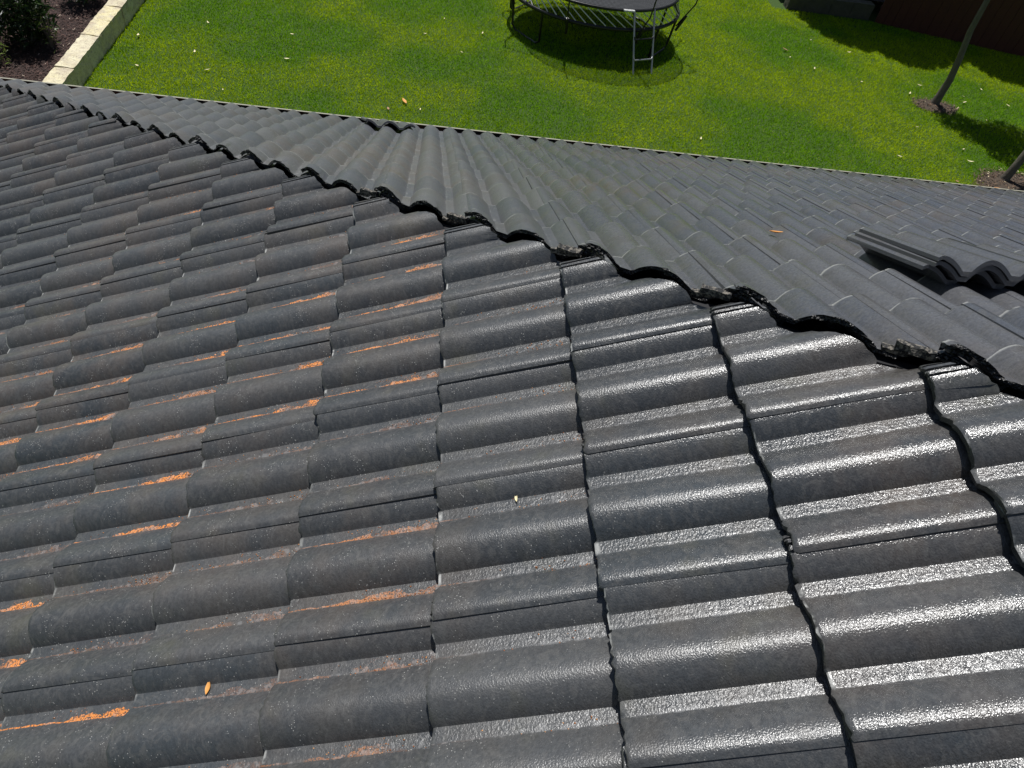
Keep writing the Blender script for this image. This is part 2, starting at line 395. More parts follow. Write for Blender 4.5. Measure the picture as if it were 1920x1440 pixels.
def tile_mesh(seed, L=.405, fine=True, th=.013):
    r = random.Random(seed)
    us = [-.030, -.022, -.0218, -.016, -.0158, -.009, -.0088, -.002, -.0018, .006, .0062, .0118, .0122] if fine else [-.02, .0118, .0122]
    rib = {-.022: .004, -.0218: 0, -.016: 0, -.0158: .0055, -.009: .0055, -.0088: 0, -.002: 0, -.0018: .0055, .006: .0055, .0062: 0} if fine else {}
    k = 12 if fine else 6
    us += [.017, .024, .031, .038, .045, .050, .0535, .056] if fine else [.03, .045, .056]
    us += [.082, .084] + [.083 + .122*i/k for i in range(1, k)] + [.2035, .206, .232, .234]
    us += [.242, .25, .259, .268, .278, .288, .298, .306, .311, .3145, .3165] if fine else [.25, .27, .294, .31, .3165]
    z = []
    for u in us:
        h = prof(u) + rib.get(u, 0)
        if u > .308: h -= .001 + (u - .308) * .35
        z.append(h)
    vs_ = [0.0, .0028, .009, .12, .24, .34, L] if fine else [0.0, .004, L]
    nu, nv = len(us), len(vs_)
    V = []; UV = []
    amp = [r.uniform(-.0012, .0012) for _ in range(4)]
    jit = [r.gauss(0, .0011) for _ in us]; jz = [abs(r.gauss(0, .0009)) for _ in us]
    tops = []
    for j, v in enumerate(vs_):
        for i, u in enumerate(us):
            zz = z[i] + amp[0]*math.sin(u*21 + amp[1]*900) * math.cos(v*9 + amp[2]*900)
            vv = v
            if j == 0: zz -= .0026 + jz[i]; vv += jit[i] * (1.6 if fine else 0)
            if j == 1: zz -= .0007; vv += jit[i] * .7
            V.append((u, vv, zz)); UV.append((u, max(v, 0)))
    nt_ = nu * nv
    # underside: two rows only, thicker nose at the front
    und = [0.0, .02, L] if fine else [0.0, L]
    for j, v in enumerate(und):
        for i, u in enumerate(us):
            d = th + (.0045 if j == 0 else 0)
            V.append((u, v + (jit[i] if j == 0 else 0), z[i] - d * (.8 if u > .29 else .7 if u < .012 else 1))); UV.append((u, v + .5))
    F = []; mi = []
    for j in range(nv-1):
        for i in range(nu-1): F.append((j*nu+i, j*nu+i+1, (j+1)*nu+i+1, (j+1)*nu+i))
    nd = len(und)
    for j in range(nd-1):
        for i in range(nu-1):
            b = nt_ + j*nu + i; F.append((b, b+nu, b+nu+1, b+1))
    for i in range(nu-1):
        F.append((i, nt_+i, nt_+i+1, i+1))                               # front
        a = (nv-1)*nu + i; b = nt_ + (nd-1)*nu + i; F.append((a, a+1, b+1, b))      # back
    # sides
    for i, fl in ((0, False), (nu-1, True)):
        loop = [j*nu+i for j in range(nv)] + [nt_+j*nu+i for j in reversed(range(nd))]
        F.append(tuple(loop[::-1]) if fl else tuple(loop))
    me = bpy.data.meshes.new('tile'); me.from_pydata(V, [], F)
    uvl = me.uv_layers.new(name='UVMap')
    idx = np.zeros(len(me.loops), np.int32); me.loops.foreach_get('vertex_index', idx)
    uvl.data.foreach_set('uv', np.array(UV, np.float32)[idx].ravel())
    me.update()
    bm = bmesh.new(); bm.from_mesh(me); bmesh.ops.recalc_face_normals(bm, faces=bm.faces); bm.to_mesh(me); bm.free()
    me.materials.append(M['tile']); me.materials.append(M['cut'])
    me.shade_smooth(); me.set_sharp_from_angle(angle=math.radians(38))
    return me

variants = [tile_mesh(100+i) for i in range(8)]
coarse = tile_mesh(5, fine=False)

def tile_matrix(side, i, jorg, jr):
    """side, course, across-position; small laying errors jr"""
    dx, dy, dz, rz, rx = jr
    if side == 'A':
        s = A0 + i*GA
        org = Vector((s*CT, jorg, s*ST)); X = Vector((0, -1, 0)); Y = Vector((CT, 0, ST))
    else:
        s = YE/CT - i*GA
        org = Vector((jorg, s*CT, -s*ST)); X = Vector((-1, 0, 0)); Y = Vector((0, -CT, ST))
    Z = X.cross(Y)
    m = Matrix((X, Y, Z)).transposed().to_4x4()
    org = org + X*dx + Y*dy + Z*dz + Vector((0, 0, ZO))
    return Matrix.Translation(org) @ m @ Matrix.Rotation(tilt + rx, 4, 'X') @ Matrix.Rotation(rz, 4, 'Z')

MI = cam.matrix_world.inverted(); FPX = 1341.55
def pix(p):
    q = MI @ Vector(p)
    if q.z > -.05: return None
    return (960 + FPX*q.x/-q.z, 720 - FPX*q.y/-q.z)

cands = []
for side in 'AB':
    for i in range(-12, 16):
        for k in range(-12, 30):
            if side == 'A':
                j0 = B0 - .15*(1 + 2*k) + .055 + 0.0
                s = A0 + i*GA; fx, fy = s*CT, j0 - .15
                if s*CT < -YE - .15: continue
                ok = (fx + fy)/2**.5 < .34 and fx > -YE - .2 and fx < 3.0
                mid = Vector(((s+.17)*CT, j0-.15, (s+.17)*ST + ZO))
                gap = ((s + .20)*CT + j0 - .15)/2**.5
                corners = [((s + a)*CT + j0 - u)/2**.5 for a in (0, .40) for u in (-.02, .30)]
            else:
                if i < 0: continue
                j0 = X0 + .15*(2*k) + .075
                s = YE/CT - i*GA
                ok = (j0 - .15 + s*CT)/2**.5 > -.34 and s*CT > -3
                mid = Vector((j0-.15, (s-.17)*CT, -(s-.17)*ST + ZO))
                corners = [(j0 - u + (s - a)*CT)/2**.5 for a in (0, .40) for u in (-.02, .30)]
            if not ok: continue
            if side == 'A' and min(corners) > (-.14 if i > -5 else -.05): continue
            if side == 'B' and max(corners) < .02: continue
            straddle = (max(corners) > -.013) if side == 'A' else (min(corners) < .004)
            q = pix(mid)
            if q is None:
                dist = (mid - CAM).length
                if dist > 2.2: continue
                inv = False; area = 0
            else:
                inv = -330 < q[0] < 2250 and -150 < q[1] < 1900
                if not inv: continue
                vis = -110 < q[0] < 2030 and -60 < q[1] < 1560
                # projected area of exposed part
                cs = []
                for a, u in ((0, 0), (0, .3), (.34, .3), (.34, 0)):
                    if side == 'A': pt = Vector(((s+a)*CT, j0-u, (s+a)*ST+ZO))
                    else: pt = Vector((j0-u, (s-a)*CT, -(s-a)*ST+ZO))
                    cs.append(pix(pt) or (0, 0))
                area = abs(sum(cs[n_][0]*cs[(n_+1) % 4][1] - cs[(n_+1) % 4][0]*cs[n_][1] for n_ in range(4)))/2
                if not vis: area *= .001
            sd = (hash((side, i, k)) & 0xffff)
            r = random.Random((1 if side == 'A' else 2)*100000 + (i+20)*100 + k + 20)
            jr = [r.gauss(0, .0014), r.gauss(0, .0025), abs(r.gauss(0, .0012)), r.gauss(0, .004), r.gauss(0, .003)]
            if side == 'A' and i >= 2: jr[2] += .003 + .003*min(i - 2, 2)
            if side == 'A' and straddle and r.random() < .35 and i < 1: jr[2] += .003; jr[1] += .012; jr[4] -= .012
            cands.append(dict(side=side, i=i, k=k, M=tile_matrix(side, i, j0, jr), area=area, cut=straddle, r=r))
cands.sort(key=lambda c: -c['area'])

def cut_mesh(src, Mw, side, r):
    bm = bmesh.new(); bm.from_mesh(src)
    inv = Mw.inverted()
    nrm = Vector((1, 1, 0)).normalized() * (1 if side == 'A' else -1)
    off = ((-.024 - .018*min(max(Mw.translation.x, 0), 1)) if side == 'A' else .008) + r.uniform(-.007, .005)
    co = Vector((0, 0, ZO)) + Vector((1, 1, 0)).normalized()*off
    nl = (inv.to_3x3() @ nrm).normalized(); cl = inv @ co
    res = bmesh.ops.bisect_plane(bm, geom=bm.verts[:]+bm.edges[:]+bm.faces[:], plane_co=cl, plane_no=nl, clear_outer=True, dist=1e-5)
    ed = [e for e in res['geom_cut'] if isinstance(e, bmesh.types.BMEdge)]
    if not bm.faces: bm.free(); return None
    newf = []
    if ed:
        ed = [e for e in bm.edges if e.is_boundary]
        out = bmesh.ops.triangle_fill(bm, edges=ed, use_beauty=False, use_dissolve=False)
        newf = [f for f in out['geom'] if isinstance(f, bmesh.types.BMFace)]
        for f in newf: f.material_index = 1; f.smooth = False
        # split the broken face and roughen it
        cv = {v for f in newf for v in f.verts}
        for v in cv:
            a = r.gauss(0, .0022) if side == 'B' else r.gauss(0, .003)
            v.co += nl * max(min(a, .005), -.006)
    me = bpy.data.meshes.new('tile'); bm.to_mesh(me); bm.free()
    me.materials.append(M['tile']); me.materials.append(M['cut'])
    return me

def deck(name, pts, side):
    n = Vector((-ST, 0, CT)) if side == 'A' else Vector((0, ST, CT))
    top = [Vector(p) + Vector((0, 0, ZO)) - n*.045 for p in pts]; bot = [p - n*.06 for p in top]
    V = [tuple(p) for p in top+bot]; k = len(pts)
    F = [tuple(range(k)), tuple(range(2*k-1, k-1, -1))] + [((i+1) % k, i, k+i, k+(i+1) % k) for i in range(k)]
    return mesh_from(name, V, F)
e = YE - .12
deckA = link('roof_slope', deck('roof_slope', [(-e, e, -e*TT), (-e, -5.2, -e*TT), (3.2, -5.2, 3.2*TT), (3.2, -3.2, 3.2*TT)], 'A'), house, [M['deck']])
deckB = link('roof_slope', deck('roof_slope', [(-e, e, -e*TT), (3.2, -3.2, 3.2*TT), (7.5, -3.2, 3.2*TT), (7.5, e, -e*TT)], 'B'), house, [M['deck']])

nind = 0; rest = []
for c in cands:
    src = variants[c['r'].randrange(8)] if nind < 300 and c['area'] > 1 else coarse
    me = src
    if c['cut']:
        me = cut_mesh(src, c['M'], c['side'], c['r'])
        if me is None: continue
    if nind < 300 and c['area'] > 1:
        o = bpy.data.objects.new('tile', me); col.objects.link(o)
        o.parent = deckA if c['side'] == 'A' else deckB
        o.matrix_world = c['M']; nind += 1
        if c['cut']: o['label'] = 'tile cut off raggedly along the hip line'
    else:
        rest.append((me, c['M']))
bm = bmesh.new(); lay = bm.verts.layers.float.new('rnd')
for me, Mw in rest:
    s0 = len(bm.verts)
    bm.from_mesh(me); bm.verts.ensure_lookup_table()
    rv = rng.random()
    for v in bm.verts[s0:]: v.co = Mw @ v.co; v[lay] = rv
me = bpy.data.meshes.new('tile_field'); bm.to_mesh(me); bm.free()
me.materials.append(M['tile']); me.materials.append(M['cut'])
o = link('tile_field', me, house); tag(o, 'smaller roof tiles towards the gutter and outside the view', kind='stuff')
print('individual tiles', nind, 'rest', len(rest))

# grit lying in the pans of the left slope
def grit(name, n_want, orange):
    P, = [[]]
    tl = [c for c in cands[:300] if c['side'] == 'A']
    pts = []
    while len(pts) < n_want:
        c = tl[rng.randrange(len(tl))]; Mw = c['M']; o = Mw.translation
        wgt = 1.0
        x = o.x
        if orange: wgt = max(0, min(1, (.30 - x)/.4)) * max(0, min(1, (x + 1.9)/.8)) * (0.15 + 1.2*max(0, noise.noise(Vector((o.x*2.1, o.y*2.6, 3)))+.15))
        else: wgt = .35 if x < .4 else .12
        if rng.random() > wgt: continue
        for _ in range(14):
            pan = rng.choice((.055, .205))
            v = .34 - abs(rng.gauss(0, .13)); 
            if v < .02: continue
            u = pan + .040 - abs(rng.gauss(0, .006 if rng.random() < .7 else .02))
            if u < pan: continue
            pt = Mw @ Vector((u, v, .0008))
            if (pt.x + pt.y) > -.06: continue
            pts.append(pt)
    p = np.array([tuple(q) for q in pts]); nb = len(p)
    s = nrng.uniform(.0007, .0019, nb) * (1.35 if orange else 1.15)
    base = np.array([(1, 0, -.4), (-.5, .87, -.4), (-.5, -.87, -.4), (0, 0, 1.)])
    ang = nrng.uniform(0, 6.28, nb); ca, sa = np.cos(ang), np.sin(ang)
    v = np.zeros((nb, 4, 3))
    for k in range(4):
        bx, by, bz = base[k]
        v[:, k, 0] = p[:, 0] + s*(bx*ca - by*sa)*1.3; v[:, k, 1] = p[:, 1] + s*(bx*sa + by*ca); v[:, k, 2] = p[:, 2] + s*bz*.8
    f = (np.arange(nb)*4)[:, None, None] + np.array([(0, 1, 3), (1, 2, 3), (2, 0, 3), (0, 2, 1)])[None]
    return fast_tris(name, v.reshape(-1, 3), f.reshape(-1, 3), np.repeat(nrng.uniform(0, 1, nb), 4))
o = link('orange_grit', grit('orange_grit', 9000, True), mats=[M['grit_o']])
tag(o, 'orange terracotta grit collected in the flat channels of the left slope', 'grit', kind='stuff')
o = link('pale_grit', grit('pale_grit', 7000, False), mats=[M['grit_w']])
tag(o, 'tiny pale grit sprinkled along the tile channels', 'grit', kind='stuff')

# gutter, fascia and walls
def bar_x(name, prof_yz, x0, x1, matl, parent, wob=0):
    k = len(prof_yz)
    V = [(x, y, z) for x in (x0, x1) for y, z in prof_yz]
    F = [(i, (i+1) % k, k+(i+1) % k, k+i) for i in range(k)] + [tuple(range(k))[::-1], tuple(range(k, 2*k))]
    me = mesh_from(name, V, F); bm = bmesh.new(); bm.from_mesh(me); bmesh.ops.recalc_face_normals(bm, faces=bm.faces); bm.to_mesh(me); bm.free()
    return link(name, me, parent, [matl])
ze = -YE*TT + ZO
gy0, gy1 = YE - .055, YE + .086
zt = ze - .014
g_ = bar_x('gutter', [(gy0, zt), (gy0+.003, zt), (gy0+.003, zt-.105), (gy1-.003, zt-.105), (gy1-.003, zt+.0), (gy1, zt+.0), (gy1, zt-.109), (gy0, zt-.109)], -YE-.1, 7.6, M['gutter_in'], house)
bar_x('gutter_lip', [(gy1-.012, zt+.004), (gy1-.012, zt+.008), (gy1+.002, zt+.008), (gy1+.002, zt-.012), (gy1+.0003, zt-.012), (gy1+.0003, zt+.004)], -YE-.1, 7.6, M['gutter_lip'], g_)
bar_x('fascia', [(gy0-.022, zt+.0), (gy0-.003, zt+.0), (gy0-.003, zt-.19), (gy0-.022, zt-.19)], -YE, 7.6, M['fascia'], house)
V, F = [], []
box(V, F, (-YE-.055, -5.2, zt-.109), (-YE+.03, gy0-.05, zt)); link('gutter', mesh_from('gutter', V, F), house, [M['steel']])
V, F = [], []
box(V, F, (-2.75, 2.62, 0), (7.5, 2.75, ze-.10)); link('wall', mesh_from('wall', V, F), house, [M['render']])
V, F = [], []
box(V, F, (-2.75, -5.2, 0), (-2.62, 2.617, ze-.10)); link('wall', mesh_from('wall', V, F), house, [M['render']])

# ------------------------------------------------------------------ loose tiles
NB = Vector((0, ST, CT))
def onB(x, y, up=0): return Vector((x, y, -y*TT + ZO)) + NB*up
def loose(name, x, y, up, rz, label, seed, flip=False, rx=0, group=None, ry=0):
    me = tile_mesh(seed, th=.014)
    o = link(name, me)
    X = Vector((-1, 0, 0)); Y = Vector((0, -CT, ST)); Z = X.cross(Y)
    m = Matrix((X, Y, Z)).transposed().to_4x4()
    o.matrix_world = Matrix.Translation(onB(x, y, up)) @ m @ Matrix.Rotation(rz, 4, 'Z') @ Matrix.Rotation(rx, 4, 'X') @ Matrix.Rotation(ry, 4, 'Y')
    tag(o, label, 'roof tile', group)
    return o
GS = 'spare tiles stacked on the right slope'
loose('loose_roof_tile', 1.700, -.150, .040, 0.0, 'lowest tile of the small stack lying on the right slope', 31, group=GS)
loose('loose_roof_tile', 1.712, -.168, .056, 0.008, 'middle tile of the small stack lying on the right slope', 32, group=GS)
loose('loose_roof_tile', 1.720, -.175, .072, -0.006, 'top tile of the small stack lying on the right slope', 33, group=GS)
loose('loose_roof_tile', 2.005, -.150, .040, 0.0, 'lower tile right beside the small stack at the right picture edge', 36, group=GS)
loose('loose_roof_tile', 2.015, -.168, .056, 0.004, 'upper tile right beside the small stack at the right picture edge', 37, group=GS)
loose('loose_roof_tile', -.20, 3.06, .022, 0.17, 'displaced tile lying loose near the gutter, its dark head end raised', 34, rx=.035)

# ------------------------------------------------------------------ broken mortar and tile fragments in the hip gap
def fragment(x, L_, wd, hh, rz, seed, label, up=.0):
    r = random.Random(seed); V = []; F = []
    n_ = 7
    for i in range(n_):
        t = i/(n_-1)
        for a, b in ((-1, -1), (1, -1), (1, .4), (.3, 1), (-1, .8)):
            V.append(((t-.5)*L_ + r.gauss(0, L_*.02), a*wd/2*(1 - .25*abs(t-.5)) + r.gauss(0, wd*.07), b*hh/2 + r.gauss(0, hh*.09)))
    for i in range(n_-1):
        for k in range(5): F.append((i*5+k, i*5+(k+1) % 5, (i+1)*5+(k+1) % 5, (i+1)*5+k))
    F.append(tuple(range(5))[::-1]); F.append(tuple((n_-1)*5+k for k in range(5)))
    me = mesh_from('tile_fragment', V, F); bm = bmesh.new(); bm.from_mesh(me); bmesh.ops.recalc_face_normals(bm, faces=bm.faces); bm.to_mesh(me); bm.free()
    o = link('tile_fragment', me, mats=[M['frag']])
    p = Vector((x, -x, x*TT + ZO)) + Vector((-.7, -.7, 0))*.012 + Vector((0, 0, up))
    o.matrix_world = Matrix.Translation(p) @ Matrix.Rotation(rz, 4, 'Z') @ Matrix.Rotation(-.22, 4, 'Y') @ Matrix.Rotation(r.uniform(-.3, .3), 4, 'X')
    tag(o, label, 'tile fragment', 'broken tile fragments in the hip gap')
m = mat('broken_concrete', (.1, .09, .08), .8); g = N(m); P = g.pos()
g.base(g.mix(g.ramp(g.noise(P, 120, 4), .45, .62), (.02, .02, .02), (.20, .18, .15))); g.put(g.b, 'Normal', g.bump(g.noise(P, 150, 4), 1, .006)); M['frag'] = m

labs = ['broken tile piece in the hip gap nearest the right edge of the picture', 'broken tile piece in the hip gap beside the bare-ribbed tile, second from right',
        'broken tile piece in the hip gap, third from the right edge', 'broken tile piece in the hip gap just above the middle of the roof',
        'small broken tile piece in the hip gap left of the middle']
for q, k in enumerate((20, 18, 16, 14, 12)):
    xc = X0 + .075 + .15*k - .045
    fragment(xc, .075, .021, .018, -.62, 60+q, labs[q], up=.012)
    s_ = labs[q].replace('broken tile piece', 'crumb under the tile piece').replace('small ', '')
    fragment(xc - .022, .050, .016, .012, -.5, 80+q, s_, up=-.002)

# ------------------------------------------------------------------ limestone walls
def limestone(name, label, start, dirv, count, blen, depth, h, stone):
    t = empty(name, start); tag(t, label, 'retaining wall')
    d = Vector(dirv); nrm = Vector((-d.y, d.x, 0))
    for i in range(count):
        V, F = [], []
        nx, ny, nz = 5, 3, 3
        r = random.Random(i*7 + count)
        hh = h + r.uniform(-.008, .008)
        bm = bmesh.new(); bmesh.ops.create_cube(bm, size=1)
        bmesh.ops.scale(bm, vec=(blen-.008, depth, hh), verts=bm.verts)
        bmesh.ops.subdivide_edges(bm, edges=bm.edges[:], cuts=5, use_grid_fill=True)
        for v in bm.verts:
            nn = noise.noise_vector(Vector(v.co)*9 + Vector((i*3.1, 0, 0)))*.012 + noise.noise_vector(Vector(v.co)*30 + Vector((i*3.1, 0, 0)))*.006
            v.co += Vector(nn)
        me = bpy.data.meshes.new('stone_block'); bm.to_mesh(me); bm.free()
        b = link('stone_block', me, t, [M[stone]])
        b.location = d*(i+.5)*blen + nrm*(r.uniform(-.006, .006)) + Vector((0, 0, hh/2 - .03 + 0))
        b.rotation_euler = (0, 0, math.atan2(d.y, d.x) + r.uniform(-.006, .006))
    return t
limestone('limestone_wall', 'low cream limestone block wall between the mulch bed and lawn at upper left', (-5.07, 5.5, 0), (0, 1, 0), 15, .52, .25, .33, 'limestone')
limestone('limestone_wall', 'shaded limestone block wall at the far edge of the lawn', (7.95, 15.22, 0), (1, .02, 0), 4, .52, .25, .36, 'limestone_shade')

# rendered grey wall at the far left corner
V, F = [], []
box(V, F, (-6.80, 6.5, 0), (-6.52, 9.75, 1.7)); o = link('garden_wall', mesh_from('garden_wall', V, F), mats=[M['render']])
tag(o, 'smooth grey rendered wall at the top left corner behind the shrubs', 'wall')

# dark maroon fence in the shade at the top right
fen = empty('dark_fence', (10.12, 15.02, 0)); fen.rotation_euler = (0, 0, -.24); tag(fen, 'dark maroon board fence in deep shade at the top right', 'fence')
bb = None
for i in range(48):
    if bb is None:
        V, F = [], []; box(V, F, (-.098, -.012, 0), (.098, .012, 2.6)); bb = mesh_from('board', V, F); bb.materials.append(M['maroon'])
    b = link('board', bb, fen); b.location = (.1 + i*.202, (i % 2)*.004, .003)
for z in (.3, 1.6):
    V, F = [], []; box(V, F, (0, .02, z), (9.7, .06, z+.08)); link('rail', mesh_from('rail', V, F), fen, [M['maroon']])

# ------------------------------------------------------------------ foliage helpers
def leaf_cloud(name, centres, n_, size, matl, parent, flat=.0, seed=1, elong=2.2):
    r = np.random.default_rng(seed)
    cs = np.array([c[:3] for c in centres]); rad = np.array([c[3] for c in centres])
    pick = r.choice(len(cs), n_, p=rad**2/np.sum(rad**2))
    d = r.normal(size=(n_, 3)); d /= np.linalg.norm(d, axis=1)[:, None]
    p = cs[pick] + d*(rad[pick]*r.uniform(.25, 1, n_)**.6)[:, None]
    a = r.normal(size=(n_, 3)); a /= np.linalg.norm(a, axis=1)[:, None]
    b = np.cross(a, r.normal(size=(n_, 3))); b /= np.linalg.norm(b, axis=1)[:, None]
    s = r.uniform(.6, 1.3, n_)*size
    v = np.stack([p - a*s[:, None], p + b*(s/elong)[:, None], p + a*s[:, None], p - b*(s/elong)[:, None]], 1).reshape(-1, 3)
    return link(name, fast_tris(name, v, np.arange(n_*4).reshape(-1, 4), np.repeat(r.uniform(0, 1, n_), 4)), parent, [matl])

def shrub(x, y, z0, rad, h, label, matl, n_=260, seed=1, ll=.16):
    t = empty('shrub', (x, y, z0)); tag(t, label, 'shrub', 'shrubs in the mulch bed')
    r = random.Random(seed); V, F = [], []
    for k in range(6):
        a = r.uniform(0, 6.28); e_ = r.uniform(.15, .5)*rad
        tube(V, F, [(0, 0, 0), (math.cos(a)*e_*.4, math.sin(a)*e_*.4, h*.4), (math.cos(a)*e_, math.sin(a)*e_, h*.85)], [.012, .009, .004], 5)
    link('stem', mesh_from('stem', V, F, 40), t, [M['bark']])
    rr = np.random.default_rng(seed); vv = []; 
    for k in range(n_):
        a = rr.uniform(0, 6.28); rho = rad*math.sqrt(rr.uniform(0, 1))*.7; z = h*rr.uniform(.1, 1)
        p = np.array([math.cos(a)*rho, math.sin(a)*rho, z]); b = rr.uniform(0, 6.28); el = rr.uniform(-.1, 1.3)
        dd = np.array([math.cos(b)*math.cos(el), math.sin(b)*math.cos(el), math.sin(el)]); l = ll*rr.uniform(.5, 1.2)
        sd = np.cross(dd, rr.normal(size=3)); sd /= np.linalg.norm(sd); sd *= l*.09
        tip = p + dd*l - np.array([0, 0, l*.25*math.cos(el)])
        vv += [p, p + dd*l*.5 + sd, tip, p + dd*l*.5 - sd]
    vv = np.array(vv)
    link('foliage', fast_tris('foliage', vv, np.arange(len(vv)).reshape(-1, 4), np.repeat(rr.uniform(0, 1, n_), 4)), t, [matl])
shrub(-5.95, 9.15, .05, .50, .95, 'large dark narrow-leaved shrub nearest the grey corner wall', M['leaf_dark'], 1500, 3, .2)
shrub(-5.72, 10.75, .05, .45, .7, 'dark shrub at the top edge between the big shrub and the limestone wall', M['leaf_dark'], 900, 4, .18)
shrub(-5.62, 9.05, .05, .20, .55, 'lime green sprig growing against the right side of the large dark shrub', M['leaf_lime'], 70, 5, .12)
shrub(-6.08, 8.42, .05, .22, .30, 'small yellow-green plant at the left edge above the gutter', M['leaf_lime'], 90, 6, .12)

def tree(x, y, label, trunk, rads, centres, n_, size, seed, cat='tree', group=None):
    t = empty('tree', (x, y, 0)); tag(t, label, cat, group)
    V, F = [], []; tube(V, F, trunk, rads, 12)
    for v in range(len(V)):
        q = Vector(V[v]); V[v] = tuple(q + Vector(noise.noise_vector(q*6))*.012)
    link('trunk', mesh_from('trunk', V, F, 50), t, [M['bark']])
    top = Vector(trunk[-1]); r = random.Random(seed)
    for c in centres[:6]:
        V, F = [], []; c_ = Vector(c[:3]); m_ = top.lerp(c_, .5) + Vector((r.uniform(-.1, .1), r.uniform(-.1, .1), .1))
        tube(V, F, [top + (top-Vector(trunk[-2])).normalized()*-.05, m_, c_], [rads[-1]*.8, rads[-1]*.5, rads[-1]*.2], 7); link('limb', mesh_from('limb', V, F, 50), t, [M['bark']])
    leaf_cloud('crown', centres, n_, size, M['leaf_tree'], t, seed=seed)
    return t
tree(9.81, 11.09, 'slender bent grey trunk standing in a small soil ring in the lawn',
     [(0, 0, -.05), (.01, .0, .2), (.02, .0, .5), (-.03, .02, .9), (-.14, .03, 1.4), (-.16, .05, 2.0), (-.05, .05, 2.6)], [.10, .074, .066, .060, .055, .050, .045],
     [(.25, .15, 3.2, .6), (.8, .0, 3.3, .55), (-.1, .55, 3.3, .5), (.35, .3, 3.9, .55), (.9, .5, 3.5, .45), (.4, -.5, 3.2, .5), (1.0, -.5, 3.1, .4)], 5200, .06, 11, group='young trees in the lawn')
tree(9.90, 8.47, 'thin grey trunk at the right edge just beyond the gutter, soil at its foot',
     [(0, 0, -.05), (.03, .0, .3), (.12, .06, .8), (.22, .12, 1.5), (.35, .15, 2.3)], [.085, .068, .06, .055, .045],
     [(.45, .3, 3.2, .55), (.1, .6, 3.3, .5), (.8, .1, 3.4, .5), (.4, .4, 3.9, .5)], 2600, .06, 12, group='young trees in the lawn')
# tall tree outside the frame whose shade falls over the far right corner
r = random.Random(5)
cc = []
for k in range(70):
    x_ = r.uniform(-4.0, 5.4); y_ = r.uniform(-2.3, 4.4)
    cc.append((x_, y_, r.uniform(3.9, 5.8), r.uniform(.7, 1.05)))
tree(12.6, 17.2, 'big spreading tree behind the dark fence shading the far corner', [(0, 0, 0), (.1, 0, 1.5), (0, .1, 3), (.1, 0, 4)], [.25, .2, .18, .14], cc, 95000, .14, 21)

# soil rings round the two trunks
def ring(cx, cy, rx, ry, label, seed):
    r = random.Random(seed); V = [(0, 0, .035)]; F = []
    k = 22
    for j, s in enumerate((.5, 1.0)):
        for i in range(k):
            a = 2*math.pi*i/k; f = s*(1 + r.uniform(-.12, .12)); V.append((math.cos(a)*rx*f, math.sin(a)*ry*f, .028 if j == 0 else .003))
    for i in range(k):
        F.append((0, 1+i, 1+(i+1) % k)); F.append((1+i, 1+k+i, 1+k+(i+1) % k, 1+(i+1) % k))
    o = link('soil_patch', mesh_from('soil_patch', V, F, 60), mats=[M['ringsoil']]); o.location = (cx, cy, 0); tag(o, kind='structure')
ring(9.78, 11.0, .48, .30, '', 1); ring(10.05, 8.2, .8, .6, '', 2)

def litter(cx, cy, rx, ry, nb):
    a = nrng.uniform(0, 6.28, nb); r_ = np.sqrt(nrng.uniform(0, 1, nb))*1.05
    return np.stack([cx + np.cos(a)*r_*rx, cy + np.sin(a)*r_*ry, nrng.uniform(.03, .045, nb)], 1)
pp = np.concatenate([litter(9.78, 11.0, .48, .30, 420), litter(10.05, 8.2, .8, .6, 1300)])
o = link('leaf_litter', fast_tris('leaf_litter', *slivers(pp, .008, .032, .004, .011)), mats=[M['litter']])
tag(o, 'brown and cream leaf litter on the bare soil round the two trunks', 'leaf litter', kind='stuff')

# ------------------------------------------------------------------ trampoline
TC = Vector((2.95, 12.46, 0)); ax, ay = 1.64, 1.40
tr_ = empty('trampoline', TC); tag(tr_, 'black oval trampoline with safety net, grey rods and a short ladder, standing on the lawn', 'trampoline')
def oval(a, b, z, k=64, ph=0): return [(math.cos(2*math.pi*i/k+ph)*a, math.sin(2*math.pi*i/k+ph)*b, z) for i in range(k)]
V, F = [], []; tube(V, F, oval(ax*.95, ay*.95, .92), .026, 8, True); link('mat_rim', mesh_from('mat_rim', V, F, 60), tr_, [M['black_metal']])
ov = oval(ax*.94, ay*.94, .925); V = ov + [(x, y, z-.008) for x, y, z in ov]; k = 64
F = [tuple(range(k)), tuple(range(2*k-1, k-1, -1))] + [(i, k+i, k+(i+1) % k, (i+1) % k) for i in range(k)]
link('jumping_mat', mesh_from('jumping_mat', V, F), tr_, [M['mat_cloth']])
V, F = [], []; tube(V, F, oval(ax*1.0, ay*1.0, .62), .034, 10, True); link('frame', mesh_from('frame', V, F, 60), tr_, [M['black_metal']])
for i in range(56):
    a = 2*math.pi*i/56; b = a + .24
    V, F = [], []; tube(V, F, [(math.cos(a)*ax*.96, math.sin(a)*ay*.96, .89), (math.cos(b)*ax*1.0, math.sin(b)*ay*1.0, .65)], .010, 6)
    link('rod', mesh_from('rod', V, F, 60), tr_, [M['rod']])
for i in range(4):                        # U shaped legs
    a = math.pi/4 + i*math.pi/2 + (.22 if i % 2 else -.22); V, F = [], []
    p0 = Vector((math.cos(a-.28)*ax, math.sin(a-.28)*ay, .62)); p1 = Vector((math.cos(a+.28)*ax, math.sin(a+.28)*ay, .62))
    tube(V, F, [p0, p0*.97 + Vector((0, 0, -.52)), p0.lerp(p1, .12)*.97 + Vector((0, 0, -.59)), p0.lerp(p1, .88)*.97 + Vector((0, 0, -.59)), p1*.97 + Vector((0, 0, -.52)), p1], .022, 8)
    link('leg', mesh_from('leg', V, F, 60), tr_, [M['black_metal']])
